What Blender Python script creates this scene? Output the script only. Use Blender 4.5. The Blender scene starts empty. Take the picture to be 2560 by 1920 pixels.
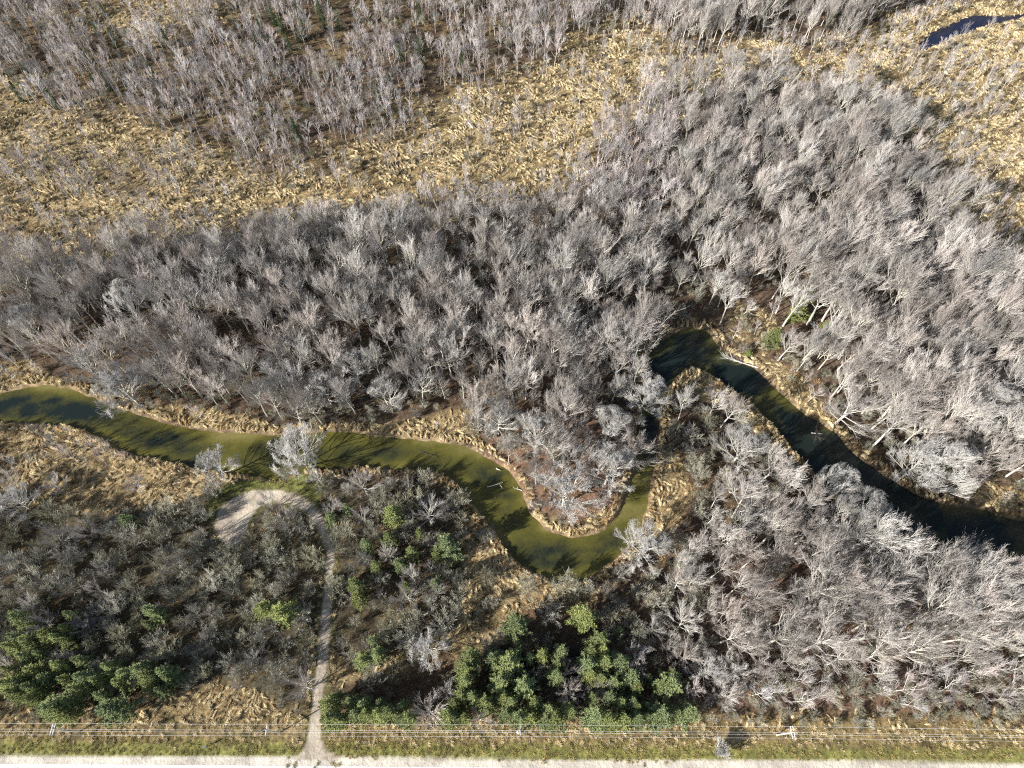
import bpy, math, random
import numpy as np
from mathutils import Vector, Matrix
R = math.radians
# ------------------------------------------------------------------ camera, world, sun, exposure
S = bpy.context.scene
COL = S.collection
CAM_H = 180.0; TILT = 30.0; F = 24/36*2212
cd = bpy.data.cameras.new('camera'); cam = bpy.data.objects.new('camera', cd); COL.objects.link(cam)
cam.location = (0, 0, CAM_H); cam.rotation_euler = (R(TILT), 0, 0)
cd.sensor_fit = 'HORIZONTAL'; cd.sensor_width = 36; cd.lens = 24; cd.clip_start = 1; cd.clip_end = 20000
S.camera = cam
SUN_EL = 28.0; SH_ANG = 30.0         # shadows run toward +x, turned 30 deg away from the camera
dx_, dy_ = math.cos(R(SH_ANG)), math.sin(R(SH_ANG))
w = bpy.data.worlds.new("World"); S.world = w; w.use_nodes = True
nt = w.node_tree; nt.nodes.clear()
sky = nt.nodes.new('ShaderNodeTexSky'); sky.sky_type = 'NISHITA'; sky.sun_disc = False
sky.sun_elevation = R(SUN_EL); sky.sun_rotation = math.atan2(-dx_, -dy_)
bg = nt.nodes.new('ShaderNodeBackground'); bg.inputs[1].default_value = 0.07
wo = nt.nodes.new('ShaderNodeOutputWorld'); nt.links.new(sky.outputs[0], bg.inputs[0]); nt.links.new(bg.outputs[0], wo.inputs[0])
sl = bpy.data.lights.new('sun', 'SUN'); so = bpy.data.objects.new('sun', sl); COL.objects.link(so)
sl.energy = 5.0; sl.angle = R(0.53); sl.color = (1, .97, .92)
so.location = (-100, -60, 200)
so.rotation_euler = Vector((dx_*math.cos(R(SUN_EL)), dy_*math.cos(R(SUN_EL)), -math.sin(R(SUN_EL)))).to_track_quat('-Z', 'Y').to_euler()
S.render.engine = 'CYCLES'; S.cycles.filter_width = 1.1; S.cycles.use_denoising = False
S.view_settings.view_transform = 'Standard'; S.view_settings.look = 'None'
S.view_settings.exposure = 0.9; S.view_settings.gamma = 1.0
# ------------------------------------------------------------------ helpers
rng = random.Random(11); nr = np.random.RandomState(5)
cT, sT = math.cos(R(TILT)), math.sin(R(TILT))
def at(px, py, z=0.0):
    """pixel of the 2212x1659 photograph -> world point on the level plane z"""
    a = (px-1106)/F; b = (829.5-py)/F
    Y = b*cT+sT; Z = b*sT-cT; t = (CAM_H-z)/(-Z)
    return np.array((a*t, Y*t, z))
def pix(x, y, z=0.0):
    zz = z-CAM_H
    Yc = y*cT+zz*sT; Zc = -y*sT+zz*cT
    Zc = np.minimum(Zc, -1e-3)
    return 1106+F*x/(-Zc), 829.5-F*Yc/(-Zc)
def poly(pts): return np.array([at(*p)[:2] for p in pts])
def inside(P, x, y):
    c = np.zeros(x.shape, bool); n = len(P)
    for i in range(n):
        x1, y1 = P[i]; x2, y2 = P[(i+1) % n]
        k = (y1 > y) != (y2 > y)
        c ^= k & (x < (x2-x1)*(y-y1)/((y2-y1) if y2 != y1 else 1e-9)+x1)
    return c
def segdist(P, x, y, closed=True):
    d = np.full(x.shape, 1e9); n = len(P)
    for i in range(n if closed else n-1):
        a = P[i]; b = P[(i+1) % n]; ab = b-a; L = (ab**2).sum()+1e-12
        t = np.clip(((x-a[0])*ab[0]+(y-a[1])*ab[1])/L, 0, 1)
        d = np.minimum(d, np.hypot(x-a[0]-t*ab[0], y-a[1]-t*ab[1]))
    return d
def sdf(P, x, y): return np.where(inside(P, x, y), -1, 1)*segdist(P, x, y)
def hsh(i, j, s):
    n = (i.astype(np.int64)*374761393+j.astype(np.int64)*668265263+s*974634777) & 0xffffffff
    n = ((n ^ (n >> 13))*1274126177) & 0xffffffff
    n = (n ^ (n >> 16)) & 0xffff
    return n/65535.0
def vn(x, y, s=0):
    i = np.floor(x); j = np.floor(y); u = x-i; v = y-j; u = u*u*(3-2*u); v = v*v*(3-2*v)
    return (hsh(i, j, s)*(1-u)+hsh(i+1, j, s)*u)*(1-v)+(hsh(i, j+1, s)*(1-u)+hsh(i+1, j+1, s)*u)*v
def fbm(x, y, s=0, o=4):
    r = 0; a = .5; t = 0
    for k in range(o): r = r+a*vn(x*2**k+17.3*k, y*2**k-9.1*k, s+k); t += a; a *= .5
    return r/t
def ss(a, b, x):
    t = np.clip((x-a)/(b-a), 0, 1); return t*t*(3-2*t)
# ------------------------------------------------------------------ outlines traced on the ground
north = [(-260,870),(-120,862),(0,845),(50,835),(90,827),(150,838),(200,858),(250,878),(300,893),(345,910),(400,922),(470,930),(560,937),(620,936),(690,932),(760,932),(800,938),(850,944),(920,948),(985,957),(1022,968),(1060,990),(1095,1015),(1122,1045),(1133,1080),(1150,1110),(1180,1140),(1230,1160),(1270,1157),(1310,1142),(1333,1112),(1348,1080),(1362,1040),(1373,1000),(1377,960),(1380,900),(1385,850),(1390,800),(1402,762),(1425,735),(1455,716),(1490,706),(1527,711),(1542,728),(1560,752),(1605,782),(1633,791),(1661,822),(1699,857),(1730,885),(1749,897),(1790,920),(1814,938),(1835,966),(1860,985),(1892,1010),(1920,1030),(1960,1054),(2010,1078),(2064,1092),(2126,1096),(2154,1107),(2173,1116),(2212,1121),(2330,1130),(2450,1140)]
south = [(-260,935),(-120,915),(0,910),(60,911),(141,914),(181,926),(222,948),(255,965),(296,982),(336,988),(396,998),(413,1005),(460,1014),(524,1022),(571,1029),(600,1034),(640,1018),(669,1009),(719,1012),(766,1004),(791,1001),(829,1009),(875,1011),(922,1014),(957,1023),(985,1039),(1007,1061),(1026,1089),(1044,1117),(1063,1142),(1091,1179),(1110,1201),(1132,1220),(1163,1239),(1204,1255),(1250,1251),(1272,1245),(1313,1217),(1345,1190),(1372,1164),(1387,1138),(1400,1078),(1411,1025),(1421,953),(1427,900),(1444,841),(1457,813),(1480,794),(1505,789),(1527,800),(1558,819),(1586,841),(1614,863),(1636,878),(1668,912),(1699,950),(1730,985),(1749,1007),(1775,1035),(1810,1072),(1850,1108),(1900,1148),(1960,1178),(2050,1200),(2130,1212),(2212,1228),(2330,1245),(2450,1260)]
RIV = poly(north+south[::-1]); NB = poly(north); SB = poly(south)
POND = poly([(1986,91),(1993,105),(2020,92),(2074,74),(2107,59),(2141,50),(2175,42),(2212,33),(2275,24),(2275,16),(2200,29),(2141,33),(2090,36),(2060,50),(2035,62),(2023,74),(2002,82)])
marsh_px = [
 [(790,335),(850,285),(950,225),(1060,190),(1150,135),(1250,95),(1330,62),(1420,70),(1440,110),(1380,170),(1345,250),(1280,320),(1190,380),(1080,405),(960,410),(850,400)],
 [(-200,140),(-20,180),(60,215),(160,235),(260,270),(400,300),(480,330),(600,350),(720,335),(800,325),(880,390),(820,420),(700,430),(560,470),(400,490),(250,520),(100,545),(-200,570)],
 [(1430,170),(1440,125),(1540,105),(1640,85),(1740,92),(1850,95),(1920,55),(2020,20),(2120,0),(2212,-25),(2400,-60),(2400,640),(2212,580),(2130,500),(2080,420),(2020,340),(1980,270),(1930,220),(1870,200),(1800,170),(1700,150),(1560,150)],
 [(100,20),(260,-10),(420,-20),(520,15),(430,62),(330,80),(220,60)],
 [(-200,905),(0,912),(60,915),(141,918),(181,930),(255,970),(300,985),(410,1005),(450,1020),(470,1050),(450,1085),(385,1115),(330,1112),(250,1125),(150,1105),(0,1065),(-200,1040)],
 [(-200,790),(0,785),(60,785),(110,805),(160,830),(190,850),(90,830),(0,850),(-200,870)],
 [(265,1570),(300,1530),(370,1490),(470,1490),(560,1490),(640,1540),(655,1570),(650,1608),(420,1612),(270,1604)],
 [(1030,1100),(1060,1140),(1090,1185),(1140,1232),(1204,1262),(1290,1255),(1300,1275),(1240,1310),(1130,1340),(1090,1375),(1010,1420),(940,1445),(720,1480),(720,1445),(840,1425),(930,1395),(1000,1330),(1010,1250),(1000,1180)],
 [(1500,800),(1560,830),(1640,885),(1730,995),(1750,1015),(1725,1015),(1670,950),(1620,905),(1560,870),(1500,850),(1450,850)],
 [(1615,770),(1650,800),(1730,880),(1790,915),(1770,860),(1740,820),(1680,790)],
 [(1400,1090),(1425,960),(1470,980),(1500,1060),(1470,1120),(1420,1160),(1385,1150)],
 [(330,900),(400,912),(600,930),(560,900),(450,880),(340,870)],
 [(700,925),(850,938),(1000,955),(1025,940),(1020,900),(960,890),(850,910)],
 [(1150,1110),(1180,1140),(1230,1160),(1275,1157),(1315,1138),(1335,1108),(1300,1108),(1240,1130),(1190,1115)],
 [(2070,1060),(2120,1050),(2300,1060),(2300,1130),(2126,1096)],
 [(1570,640),(1620,650),(1680,700),(1700,740),(1640,780),(1580,740)],
]
MARSH = [poly(p) for p in marsh_px]; MW = [(12, 11) if k < 4 else (1.8, 1.2) for k in range(len(MARSH))]
MARSH += [P/1.055 for P in MARSH[:3]]; MW += [(12, 11)]*3     # the tall trees south of a clearing stand back from what they would hide
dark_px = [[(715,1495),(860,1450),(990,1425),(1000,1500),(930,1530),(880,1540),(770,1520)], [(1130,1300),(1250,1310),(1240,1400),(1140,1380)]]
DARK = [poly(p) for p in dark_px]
GREEN = [poly([(540,1030),(640,1022),(700,1035),(690,1080),(640,1060),(560,1060),(480,1080),(460,1110),(445,1100),(500,1050)]),
         poly([(700,1540),(1200,1590),(1520,1595),(1520,1632),(700,1625)])]
TURN = poly([(462,1130),(475,1100),(500,1077),(540,1062),(590,1058),(640,1068),(678,1090),(700,1120),(716,1160),(722,1200),(712,1210),(702,1180),(685,1140),(660,1105),(625,1088),(590,1082),(560,1095),(540,1120),(530,1150),(515,1178),(490,1180),(470,1162)])
DRV = poly([(708,1175),(722,1175),(718,1260),(712,1350),(708,1440),(697,1520),(692,1570),(694,1600),(704,1622),(730,1634),(740,1642),(630,1642),(640,1634),(658,1618),(666,1590),(672,1540),(680,1480),(688,1400),(698,1300),(704,1230)])
r0 = at(0,1631); r1 = at(2212,1648); RS = (r1[1]-r0[1])/(r1[0]-r0[0]); RY0 = r0[1]-RS*r0[0]
def road_off(x, y): return y-(RY0+RS*x)          # metres beyond the gravel edge of the road
PAVE = -1.75
def fields(x, y):
    f = {}
    wx = x+2.2*(fbm(x/7, y/7, 31)-.5)*2; wy = y+2.2*(fbm(x/7, y/7, 41)-.5)*2
    f['riv'] = sdf(RIV, x+.8*(vn(x/2.3, y/2.3, 3)-.5), y+.8*(vn(x/2.3, y/2.3, 4)-.5))
    f['pond'] = sdf(POND, wx, wy)
    m = np.zeros(x.shape)
    wa = 2*(fbm(x/14, y/14, 51)-.5); wb = 2*(fbm(x/14, y/14, 61)-.5)
    for P, (am, sf) in zip(MARSH, MW):
        d = sdf(P, x+am*1.7*wa, y+am*1.7*wb)
        m = np.maximum(m, ss(sf, -sf, d)*(.45 if P is MARSH[15] else 1))
    f['marsh'] = m
    g = np.zeros(x.shape)
    for P in GREEN: g = np.maximum(g, ss(2, -1, sdf(P, wx, wy)))
    f['green'] = g
    g = np.zeros(x.shape)
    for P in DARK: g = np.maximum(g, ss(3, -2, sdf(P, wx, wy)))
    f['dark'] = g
    f['trk'] = np.minimum(sdf(TURN, x+.4*(vn(x, y, 8)-.5), y+.4*(vn(x, y, 9)-.5)), sdf(DRV, x+.3*(vn(x, y, 8)-.5), y+.3*(vn(x, y, 9)-.5)))
    f['road'] = road_off(x, y)
    return f
def gz(f, x, y):
    z = -1.9*ss(1.1, -1.1, f['riv'])-.9*ss(2.5, -1, f['pond'])
    flat = ss(.5, 4, f['road'])*ss(.3, 2.5, f['trk'])
    z = z+flat*ss(.5, 3, f['riv'])*(.7*(fbm(x/11, y/11, 71)-.5)+.45*(fbm(x/2.5, y/2.5, 72)-.5))
    return z
# ------------------------------------------------------------------ materials
def mat(name):
    m = bpy.data.materials.new(name); m.use_nodes = True; n = m.node_tree
    b = n.nodes['Principled BSDF']; b.inputs['Roughness'].default_value = .9; b.inputs['Specular IOR Level'].default_value = .2
    return m, n, b
def N(n, t, **k):
    o = n.nodes.new(t)
    for a, v in k.items(): setattr(o, a, v)
    return o
def noise(n, scale, detail=3, coord='Object', rough=.6):
    tc = N(n, 'ShaderNodeTexCoord'); t = N(n, 'ShaderNodeTexNoise'); t.inputs['Scale'].default_value = scale; t.inputs['Detail'].default_value = detail; t.inputs['Roughness'].default_value = rough
    n.links.new(tc.outputs[coord], t.inputs['Vector']); return t
def ramp(n, src, stops):
    r = N(n, 'ShaderNodeValToRGB'); e = r.color_ramp.elements
    while len(e) < len(stops): e.new(.5)
    for k, (p, c) in enumerate(stops): e[k].position = p; e[k].color = (*c, 1)
    n.links.new(src, r.inputs[0]); return r
def simple(name, c1, c2, scale=2, bump=0, rough=.9, rnd=.0, c3=None, spec=.2, hue=None):
    m, n, b = mat(name); t = noise(n, scale)
    r = ramp(n, t.outputs['Fac'], [(.3, c1), (.7, c2)]); out = r.outputs[0]
    if rnd or c3:
        oi = N(n, 'ShaderNodeObjectInfo')
        if c3:
            mx = N(n, 'ShaderNodeMix', data_type='RGBA'); n.links.new(oi.outputs['Random'], mx.inputs[0]); n.links.new(out, mx.inputs[6]); mx.inputs[7].default_value = (*c3, 1); out = mx.outputs[2]
            mu0 = N(n, 'ShaderNodeMath', operation='MULTIPLY'); n.links.new(oi.outputs['Random'], mu0.inputs[0]); mu0.inputs[1].default_value = .75; n.links.new(mu0.outputs[0], mx.inputs[0])
        if rnd:
            f = N(n, 'ShaderNodeMath', operation='MULTIPLY'); n.links.new(oi.outputs['Random'], f.inputs[0]); f.inputs[1].default_value = 7.77
            g = N(n, 'ShaderNodeMath', operation='FRACT'); n.links.new(f.outputs[0], g.inputs[0])
            mr = N(n, 'ShaderNodeMapRange'); n.links.new(g.outputs[0], mr.inputs[0]); mr.inputs[3].default_value = 1-rnd; mr.inputs[4].default_value = 1+rnd
            vm = N(n, 'ShaderNodeVectorMath', operation='SCALE'); n.links.new(out, vm.inputs[0]); n.links.new(mr.outputs[0], vm.inputs['Scale']); out = vm.outputs[0]
    n.links.new(out, b.inputs['Base Color'])
    b.inputs['Roughness'].default_value = rough; b.inputs['Specular IOR Level'].default_value = spec
    if bump:
        bm = N(n, 'ShaderNodeBump'); bm.inputs['Strength'].default_value = bump; bm.inputs['Distance'].default_value = .1
        t2 = noise(n, scale*4); n.links.new(t2.outputs['Fac'], bm.inputs['Height']); n.links.new(bm.outputs[0], b.inputs['Normal'])
    return m
M = {}
M['bark'] = simple('bark', (.52,.49,.41), (.70,.66,.56), .8, rnd=.2, c3=(.46,.45,.42))
M['twig'] = simple('twigs', (.35,.335,.315), (.52,.50,.475), .6, rnd=.36, c3=(.42,.35,.31))
M['twigl'] = simple('pale_twigs', (.40,.38,.355), (.56,.54,.51), .6, rnd=.15)
M['birchbark'] = simple('pale_bark', (.5,.47,.42), (.66,.62,.56), .8, rnd=.2)
M['twig2'] = simple('thin_twigs', (.38,.365,.36), (.50,.49,.48), .6, rnd=.32, c3=(.43,.34,.325))
M['shrub'] = simple('shrub_twigs', (.31,.295,.245), (.48,.46,.405), .6, rnd=.36, c3=(.27,.26,.16))
M['whitewood'] = simple('weathered_wood', (.5,.48,.44), (.7,.68,.63), 2, rnd=.1)
M['darkwood'] = simple('wet_wood', (.06,.05,.045), (.14,.11,.1), 2)
M['reed'] = simple('dry_reed', (.54,.425,.23), (.78,.65,.41), 1.2, rnd=.3, c3=(.50,.41,.24))
M['reedb'] = simple('brown_reed', (.26,.17,.08), (.42,.29,.15), 1.2, rnd=.3, c3=(.46,.34,.17))
M['grass'] = simple('verge_grass', (.20,.19,.06), (.38,.32,.13), 1.2, rnd=.3, c3=(.42,.33,.14))
M['brush'] = simple('brush', (.13,.09,.06), (.24,.18,.12), 1.2, rnd=.35, c3=(.17,.15,.09))
M['needle'] = simple('pine_needles', (.155,.185,.055), (.35,.36,.13), .5, rnd=.25, c3=(.20,.25,.13))
M['needled'] = simple('spruce_needles', (.04,.075,.03), (.075,.12,.045), .5, rnd=.2)
M['leafgreen'] = simple('green_leaves', (.14,.18,.05), (.26,.30,.10), .5, rnd=.1)
M['pinebark'] = simple('pine_bark', (.10,.075,.06), (.17,.13,.10), 1)
M['pole'] = simple('pole_wood', (.5,.48,.45), (.66,.64,.6), 3)
M['galv'] = simple('galvanised_metal', (.62,.63,.65), (.75,.76,.78), 3, rough=.45, spec=.5)
M['wire'] = simple('aluminium_wire', (.75,.75,.76), (.85,.85,.86), 3, rough=.5, spec=.5)
M['ceram'] = simple('insulator', (.35,.33,.32), (.5,.48,.46), 3, rough=.3)
M['blue'] = simple('blue_paint', (.10,.22,.55), (.15,.3,.65), 3, rough=.4)
M['white'] = simple('white_paint', (.75,.75,.75), (.82,.82,.82), 3, rough=.5)
# ground: albedo painted per zone + procedural breakup
def ground_mat():
    m, n, b = mat('ground'); a = N(n, 'ShaderNodeVertexColor'); a.layer_name = 'Col'
    t1 = noise(n, .9, 5, rough=.7); t2 = noise(n, .16, 3)
    r1_ = ramp(n, t1.outputs['Fac'], [(.3, (.45,.42,.40)), (.5, (.95,.93,.92)), (.72, (1.7,1.65,1.55))])
    r2_ = ramp(n, t2.outputs['Fac'], [(.35, (.72,.7,.7)), (.65, (1.25,1.25,1.22))])
    mx = N(n, 'ShaderNodeMix', data_type='RGBA'); n.links.new(a.outputs['Alpha'], mx.inputs[0]); mx.inputs[6].default_value = (1, 1, 1, 1); n.links.new(r1_.outputs[0], mx.inputs[7])
    m1 = N(n, 'ShaderNodeVectorMath', operation='MULTIPLY'); n.links.new(a.outputs['Color'], m1.inputs[0]); n.links.new(mx.outputs[2], m1.inputs[1])
    m2 = N(n, 'ShaderNodeVectorMath', operation='MULTIPLY'); n.links.new(m1.outputs[0], m2.inputs[0]); n.links.new(r2_.outputs[0], m2.inputs[1])
    n.links.new(m2.outputs[0], b.inputs['Base Color'])
    bm = N(n, 'ShaderNodeBump'); bm.inputs['Strength'].default_value = .8; bm.inputs['Distance'].default_value = .35
    n.links.new(t1.outputs['Fac'], bm.inputs['Height']); n.links.new(bm.outputs[0], b.inputs['Normal']); return m
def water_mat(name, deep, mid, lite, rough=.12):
    m, n, b = mat(name); a = N(n, 'ShaderNodeAttribute'); a.attribute_name = 'depth'  # for the river, 'depth' also carries painted shade on the right arm
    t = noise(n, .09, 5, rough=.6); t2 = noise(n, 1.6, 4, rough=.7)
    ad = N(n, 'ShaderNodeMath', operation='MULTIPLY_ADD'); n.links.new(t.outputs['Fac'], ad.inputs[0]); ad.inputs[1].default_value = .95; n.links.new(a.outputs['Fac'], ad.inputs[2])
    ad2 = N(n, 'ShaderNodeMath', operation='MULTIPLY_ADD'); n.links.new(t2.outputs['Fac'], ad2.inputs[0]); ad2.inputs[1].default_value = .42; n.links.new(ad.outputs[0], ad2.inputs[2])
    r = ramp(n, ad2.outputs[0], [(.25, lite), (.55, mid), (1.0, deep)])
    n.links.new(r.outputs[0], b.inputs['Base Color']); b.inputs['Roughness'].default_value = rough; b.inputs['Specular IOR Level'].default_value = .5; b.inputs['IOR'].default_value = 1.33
    bm = N(n, 'ShaderNodeBump'); bm.inputs['Strength'].default_value = .15; bm.inputs['Distance'].default_value = .1
    t3 = noise(n, 2.2, 3); n.links.new(t3.outputs['Fac'], bm.inputs['Height']); n.links.new(bm.outputs[0], b.inputs['Normal']); return m
# ------------------------------------------------------------------ object plumbing
def tag(o, label=None, cat=None, group=None, kind=None):
    if label: o['label'] = label
    if cat: o['category'] = cat
    if group: o['group'] = group
    if kind: o['kind'] = kind
    return o
def mesh_np(name, V, Fq, mats, fm=None):
    me = bpy.data.meshes.new(name); me.from_pydata([tuple(v) for v in V], [], Fq); 
    for m in mats: me.materials.append(m)
    if fm is not None: me.polygons.foreach_set('material_index', np.array(fm, np.int32))
    me.update(); return me
def link(name, me, parent=None, loc=None):
    o = bpy.data.objects.new(name, me); COL.objects.link(o)
    if parent: o.parent = parent
    if loc is not None: o.location = loc
    return o
def empty(name, loc, rz=0, sc=1):
    o = bpy.data.objects.new(name, None); COL.objects.link(o); o.location = loc; o.rotation_euler = (0, 0, rz); o.scale = (sc,)*3 if np.isscalar(sc) else sc
    o.empty_display_size = .5; return o
class MB:
    def __init__(s): s.v = []; s.f = []
    def tube(s, path, rad, n=5, cap=True):
        base = len(s.v); k = len(path)
        for i, (p, r) in enumerate(zip(path, rad)):
            d = (path[min(i+1, k-1)]-path[max(i-1, 0)]).normalized()
            u = d.orthogonal().normalized() if i == 0 else (u-d*u.dot(d)).normalized()
            q = d.cross(u)
            for j in range(n):
                a = 2*math.pi*j/n; s.v.append(p+u*(r*math.cos(a))+q*(r*math.sin(a)))
        for i in range(k-1):
            for j in range(n):
                a = base+i*n+j; b = base+i*n+(j+1) % n; s.f.append((a, b, b+n, a+n))
        if cap: s.f.append(tuple(base+(k-1)*n+j for j in range(n))); s.f.append(tuple(base+n-1-j for j in range(n)))
    def spike(s, p, d, L, r):
        u = d.orthogonal().normalized(); q = d.cross(u); b = len(s.v)
        for j in range(3):
            a = 2.094*j; s.v.append(p+u*(r*math.cos(a))+q*(r*math.sin(a)))
        s.v.append(p+d*L); s.f += [(b, b+1, b+3), (b+1, b+2, b+3), (b+2, b, b+3)]
    def blade(s, p, d, L, wd, droop=.3):
        u = d.cross(Vector((0, 0, 1)));  u = u.normalized() if u.length > 1e-3 else Vector((1, 0, 0)); b = len(s.v)
        m = p+d*(L*.55); e = p+d*L-Vector((0, 0, droop*L)); 
        s.v += [p-u*wd*.5, p+u*wd*.5, m-u*wd*.45, m+u*wd*.45, e]; s.f += [(b, b+1, b+3, b+2), (b+2, b+3, b+4)]
    def box(s, c, h, rot=0):
        b = len(s.v); c = Vector(c); M_ = Matrix.Rotation(rot, 3, 'Z')
        for x in (-1, 1):
            for y in (-1, 1):
                for z in (-1, 1): s.v.append(c+M_ @ Vector((x*h[0], y*h[1], z*h[2])))
        s.f += [(b, b+1, b+3, b+2), (b+4, b+6, b+7, b+5), (b, b+4, b+5, b+1), (b+2, b+3, b+7, b+6), (b, b+2, b+6, b+4), (b+1, b+5, b+7, b+3)]
    def mesh(s, name, m): return mesh_np(name, s.v, s.f, [m])
def U(r, a, b): return a+(b-a)*r.random()
def bend(p, d, L, up, k, r, wob=.12):
    pts = [p.copy()]; d = d.copy()
    for i in range(k):
        d = (d+Vector((0, 0, up/k))+Vector((U(r,-wob,wob), U(r,-wob,wob), U(r,-wob,wob)))).normalized(); p = p+d*(L/k); pts.append(p.copy())
    return pts, d
def bare(seed, H, Rc, base=.35, n1=9, n2=6, n3=7, n4=6, tw=.024, stems=1, lean=.03, rt=.0125, lo=46, ri=30, dv=1.0):
    """leafless tree: (wood, twigs)"""
    r = random.Random(seed); W = MB(); T = MB(); Z = Vector((0, 0, 1))
    for st in range(stems):
        a0 = U(r, 0, 6.28); le = lean if stems == 1 else U(r, .12, .4)
        d = Vector((math.cos(a0)*le, math.sin(a0)*le, 1)).normalized(); Hs = H*U(r, .85, 1)*.86
        tp, _ = bend(Vector((0, 0, -.4)), d, Hs, .05, 7, r, .05 if stems == 1 else .1)
        rr = H*rt/math.sqrt(stems)
        W.tube(tp, [rr*(1.25-1.05*i/7) for i in range(8)], 6 if stems == 1 else 4)
        az = U(r, 0, 6.28); nn = max(3, n1//stems+ (1 if stems > 1 else 0))
        for i in range(nn):
            t = base+(1-base)*((i+.5)/nn)**.8*.98; az += 2.4+U(r, -.4, .4)
            x = t*7; k = min(6, int(x)); p = tp[k].lerp(tp[k+1], x-k)
            tt = (t-base)/(1-base); el = R(U(r, lo-8, lo+8)+ri*tt)
            d1 = Vector((math.cos(az)*math.cos(el), math.sin(az)*math.cos(el), math.sin(el)))
            top = H-p.z; Lh = Rc*(1.0-.35*tt*tt)*U(r, .8, 1.1)/max(.35, math.cos(el)); L1 = min(Lh, top/max(.3, math.sin(el)))*U(r, .85, 1.0)
            L1 = max(L1, Rc*.5)
            lp, de = bend(p, d1, L1, .35, 4, r, .13); r1_ = rr*.5*(1-.5*tt)
            W.tube(lp, [r1_*(1-.75*j/4) for j in range(5)], 4, False)
            for j in range(n2):
                s = .22+.75*(j+.6)/n2; x = s*4; k = min(3, int(x)); p2 = lp[k].lerp(lp[k+1], x-k); dd = (lp[k+1]-lp[k]).normalized()
                sd = Vector((U(r,-1,1), U(r,-1,1), U(r,-.5,.9))).normalized(); d2 = (dd+sd*U(r,.35,.7)*dv).normalized()
                L2 = L1*.55*(1.15-.6*s)*U(r,.75,1.2)
                bp, _ = bend(p2, d2, L2, .3, 3, r, .09)
                W.tube(bp, [r1_*.5, r1_*.36, r1_*.25, r1_*.12], 3, False)
                for m_ in range(n3):
                    s3 = .1+.9*(m_+.5)/n3; x = s3*3; k3 = min(2, int(x)); p3 = bp[k3].lerp(bp[k3+1], x-k3); d3_ = (bp[k3+1]-bp[k3]).normalized()
                    d3 = (d3_+Vector((U(r,-1,1), U(r,-1,1), U(r,-.4,.9))).normalized()*.48*dv).normalized()
                    L3 = (L2*.42+.5)*U(r,.7,1.25); T.spike(p3, d3, L3, tw*1.35)
                    for q in range(n4):
                        s4 = U(r,.25,.95); d4 = (d3+Vector((U(r,-1,1), U(r,-1,1), U(r,-.4,.9))).normalized()*.5).normalized()
                        T.spike(p3+d3*(L3*s4), d4, U(r,.35,.7)*(.5+L3*.3), tw)
    return W, T
def dome(W, T, Rr, zc, rz, k0=.72):
    for B in (W, T):
        for v in B.v:
            q = Vector((v.x/Rr, v.y/Rr, (v.z-zc)/rz)); d = q.length
            if d > k0 and v.z > zc*.35:
                e = (k0+(1-k0)*math.tanh((d-k0)/(1-k0)*.8))/d; v.x *= e; v.y *= e; v.z = zc+(v.z-zc)*e
def pine(seed, H, Rc, tiers=11, dens=1.0, conic=False):
    r = random.Random(seed); W = MB(); T = MB(); tp, _ = bend(Vector((0, 0, -.3)), Vector((0, 0, 1)), H, 0, 6, r, .03)
    W.tube(tp, [H*.016*(1.1-1.0*i/6) for i in range(7)], 6)
    for i in range(tiers):
        t = (.22 if not conic else .08)+(.98-(.22 if not conic else .08))*(i/(tiers-1)); x = min(5.99, t*6); k = int(x); p = tp[k].lerp(tp[k+1], x-k)
        prof = (1-t)**.8*1.3 if not conic else (1-t)*1.05+.05
        nb = int(U(r, 5, 7.5)) if not conic else 7; a = U(r, 0, 6.28)
        for b in range(nb):
            a += 6.283/nb+U(r, -.25, .25); L = Rc*min(1.05, prof)*U(r, .6, 1.15)+.25
            el = R(U(r, -2, 18)+35*t) if not conic else R(U(r, -22, -5))
            d = Vector((math.cos(a)*math.cos(el), math.sin(a)*math.cos(el), math.sin(el)))
            bp, _ = bend(p, d, L, .25 if not conic else .2, 3, r, .07); W.tube(bp, [.05, .04, .03, .01], 3, False)
            nt_ = max(3, int(L*5.5*dens))
            for q in range(nt_):
                s = .2+.8*(q+r.random())/nt_; x = min(2.99, s*3); k2 = int(x); c = bp[k2].lerp(bp[k2+1], x-k2)
                side = Vector((-d.y, d.x, 0))*U(r, -1, 1)*(.27*L*(1.05-s)+.1); c = c+side+Vector((0, 0, U(r, -.05, .15)))
                for z in range(9):
                    dn = Vector((U(r,-1,1), U(r,-1,1), U(r,-.2,1.1))).normalized()+d*.35; dn.normalize()
                    T.blade(c, dn, U(r,.28,.5) if not conic else U(r,.15,.3), U(r,.07,.12), .15)
    for z in range(16):
        dn = Vector((U(r,-1,1), U(r,-1,1), U(r,.2,1.5))).normalized(); T.blade(tp[-1], dn, .45, .09, .1)
    return W, T
def leafbush(seed, H, Rc):
    r = random.Random(seed); W = MB(); T = MB()
    for s in range(7):
        a = s*.9+U(r,0,.5); d = Vector((math.cos(a)*.5, math.sin(a)*.5, 1)).normalized(); p, _ = bend(Vector((0,0,-.2)), d, H*.8, .1, 3, r); W.tube(p, [.06,.05,.03,.01], 4, False)
    for c in range(46):
        a = U(r,0,6.28); h = U(r,.2,1); q = math.sqrt(max(.05,1-(h-.3)**2*1.6))*Rc*math.sqrt(r.random()); c0 = Vector((math.cos(a)*q, math.sin(a)*q, h*H))
        for z in range(36):
            o = Vector((r.gauss(0,.28), r.gauss(0,.28), r.gauss(0,.22))); T.blade(c0+o, Vector((U(r,-1,1),U(r,-1,1),U(r,-.4,.8))).normalized(), .22, .14, .1)
    return W, T
def joined(W, T, name, m1, m2):
    k = len(W.v); V = W.v+T.v; Fc = W.f+[tuple(i+k for i in f) for f in T.f]
    return mesh_np(name, V, Fc, [m1, m2], [0]*len(W.f)+[1]*len(T.f))
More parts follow.
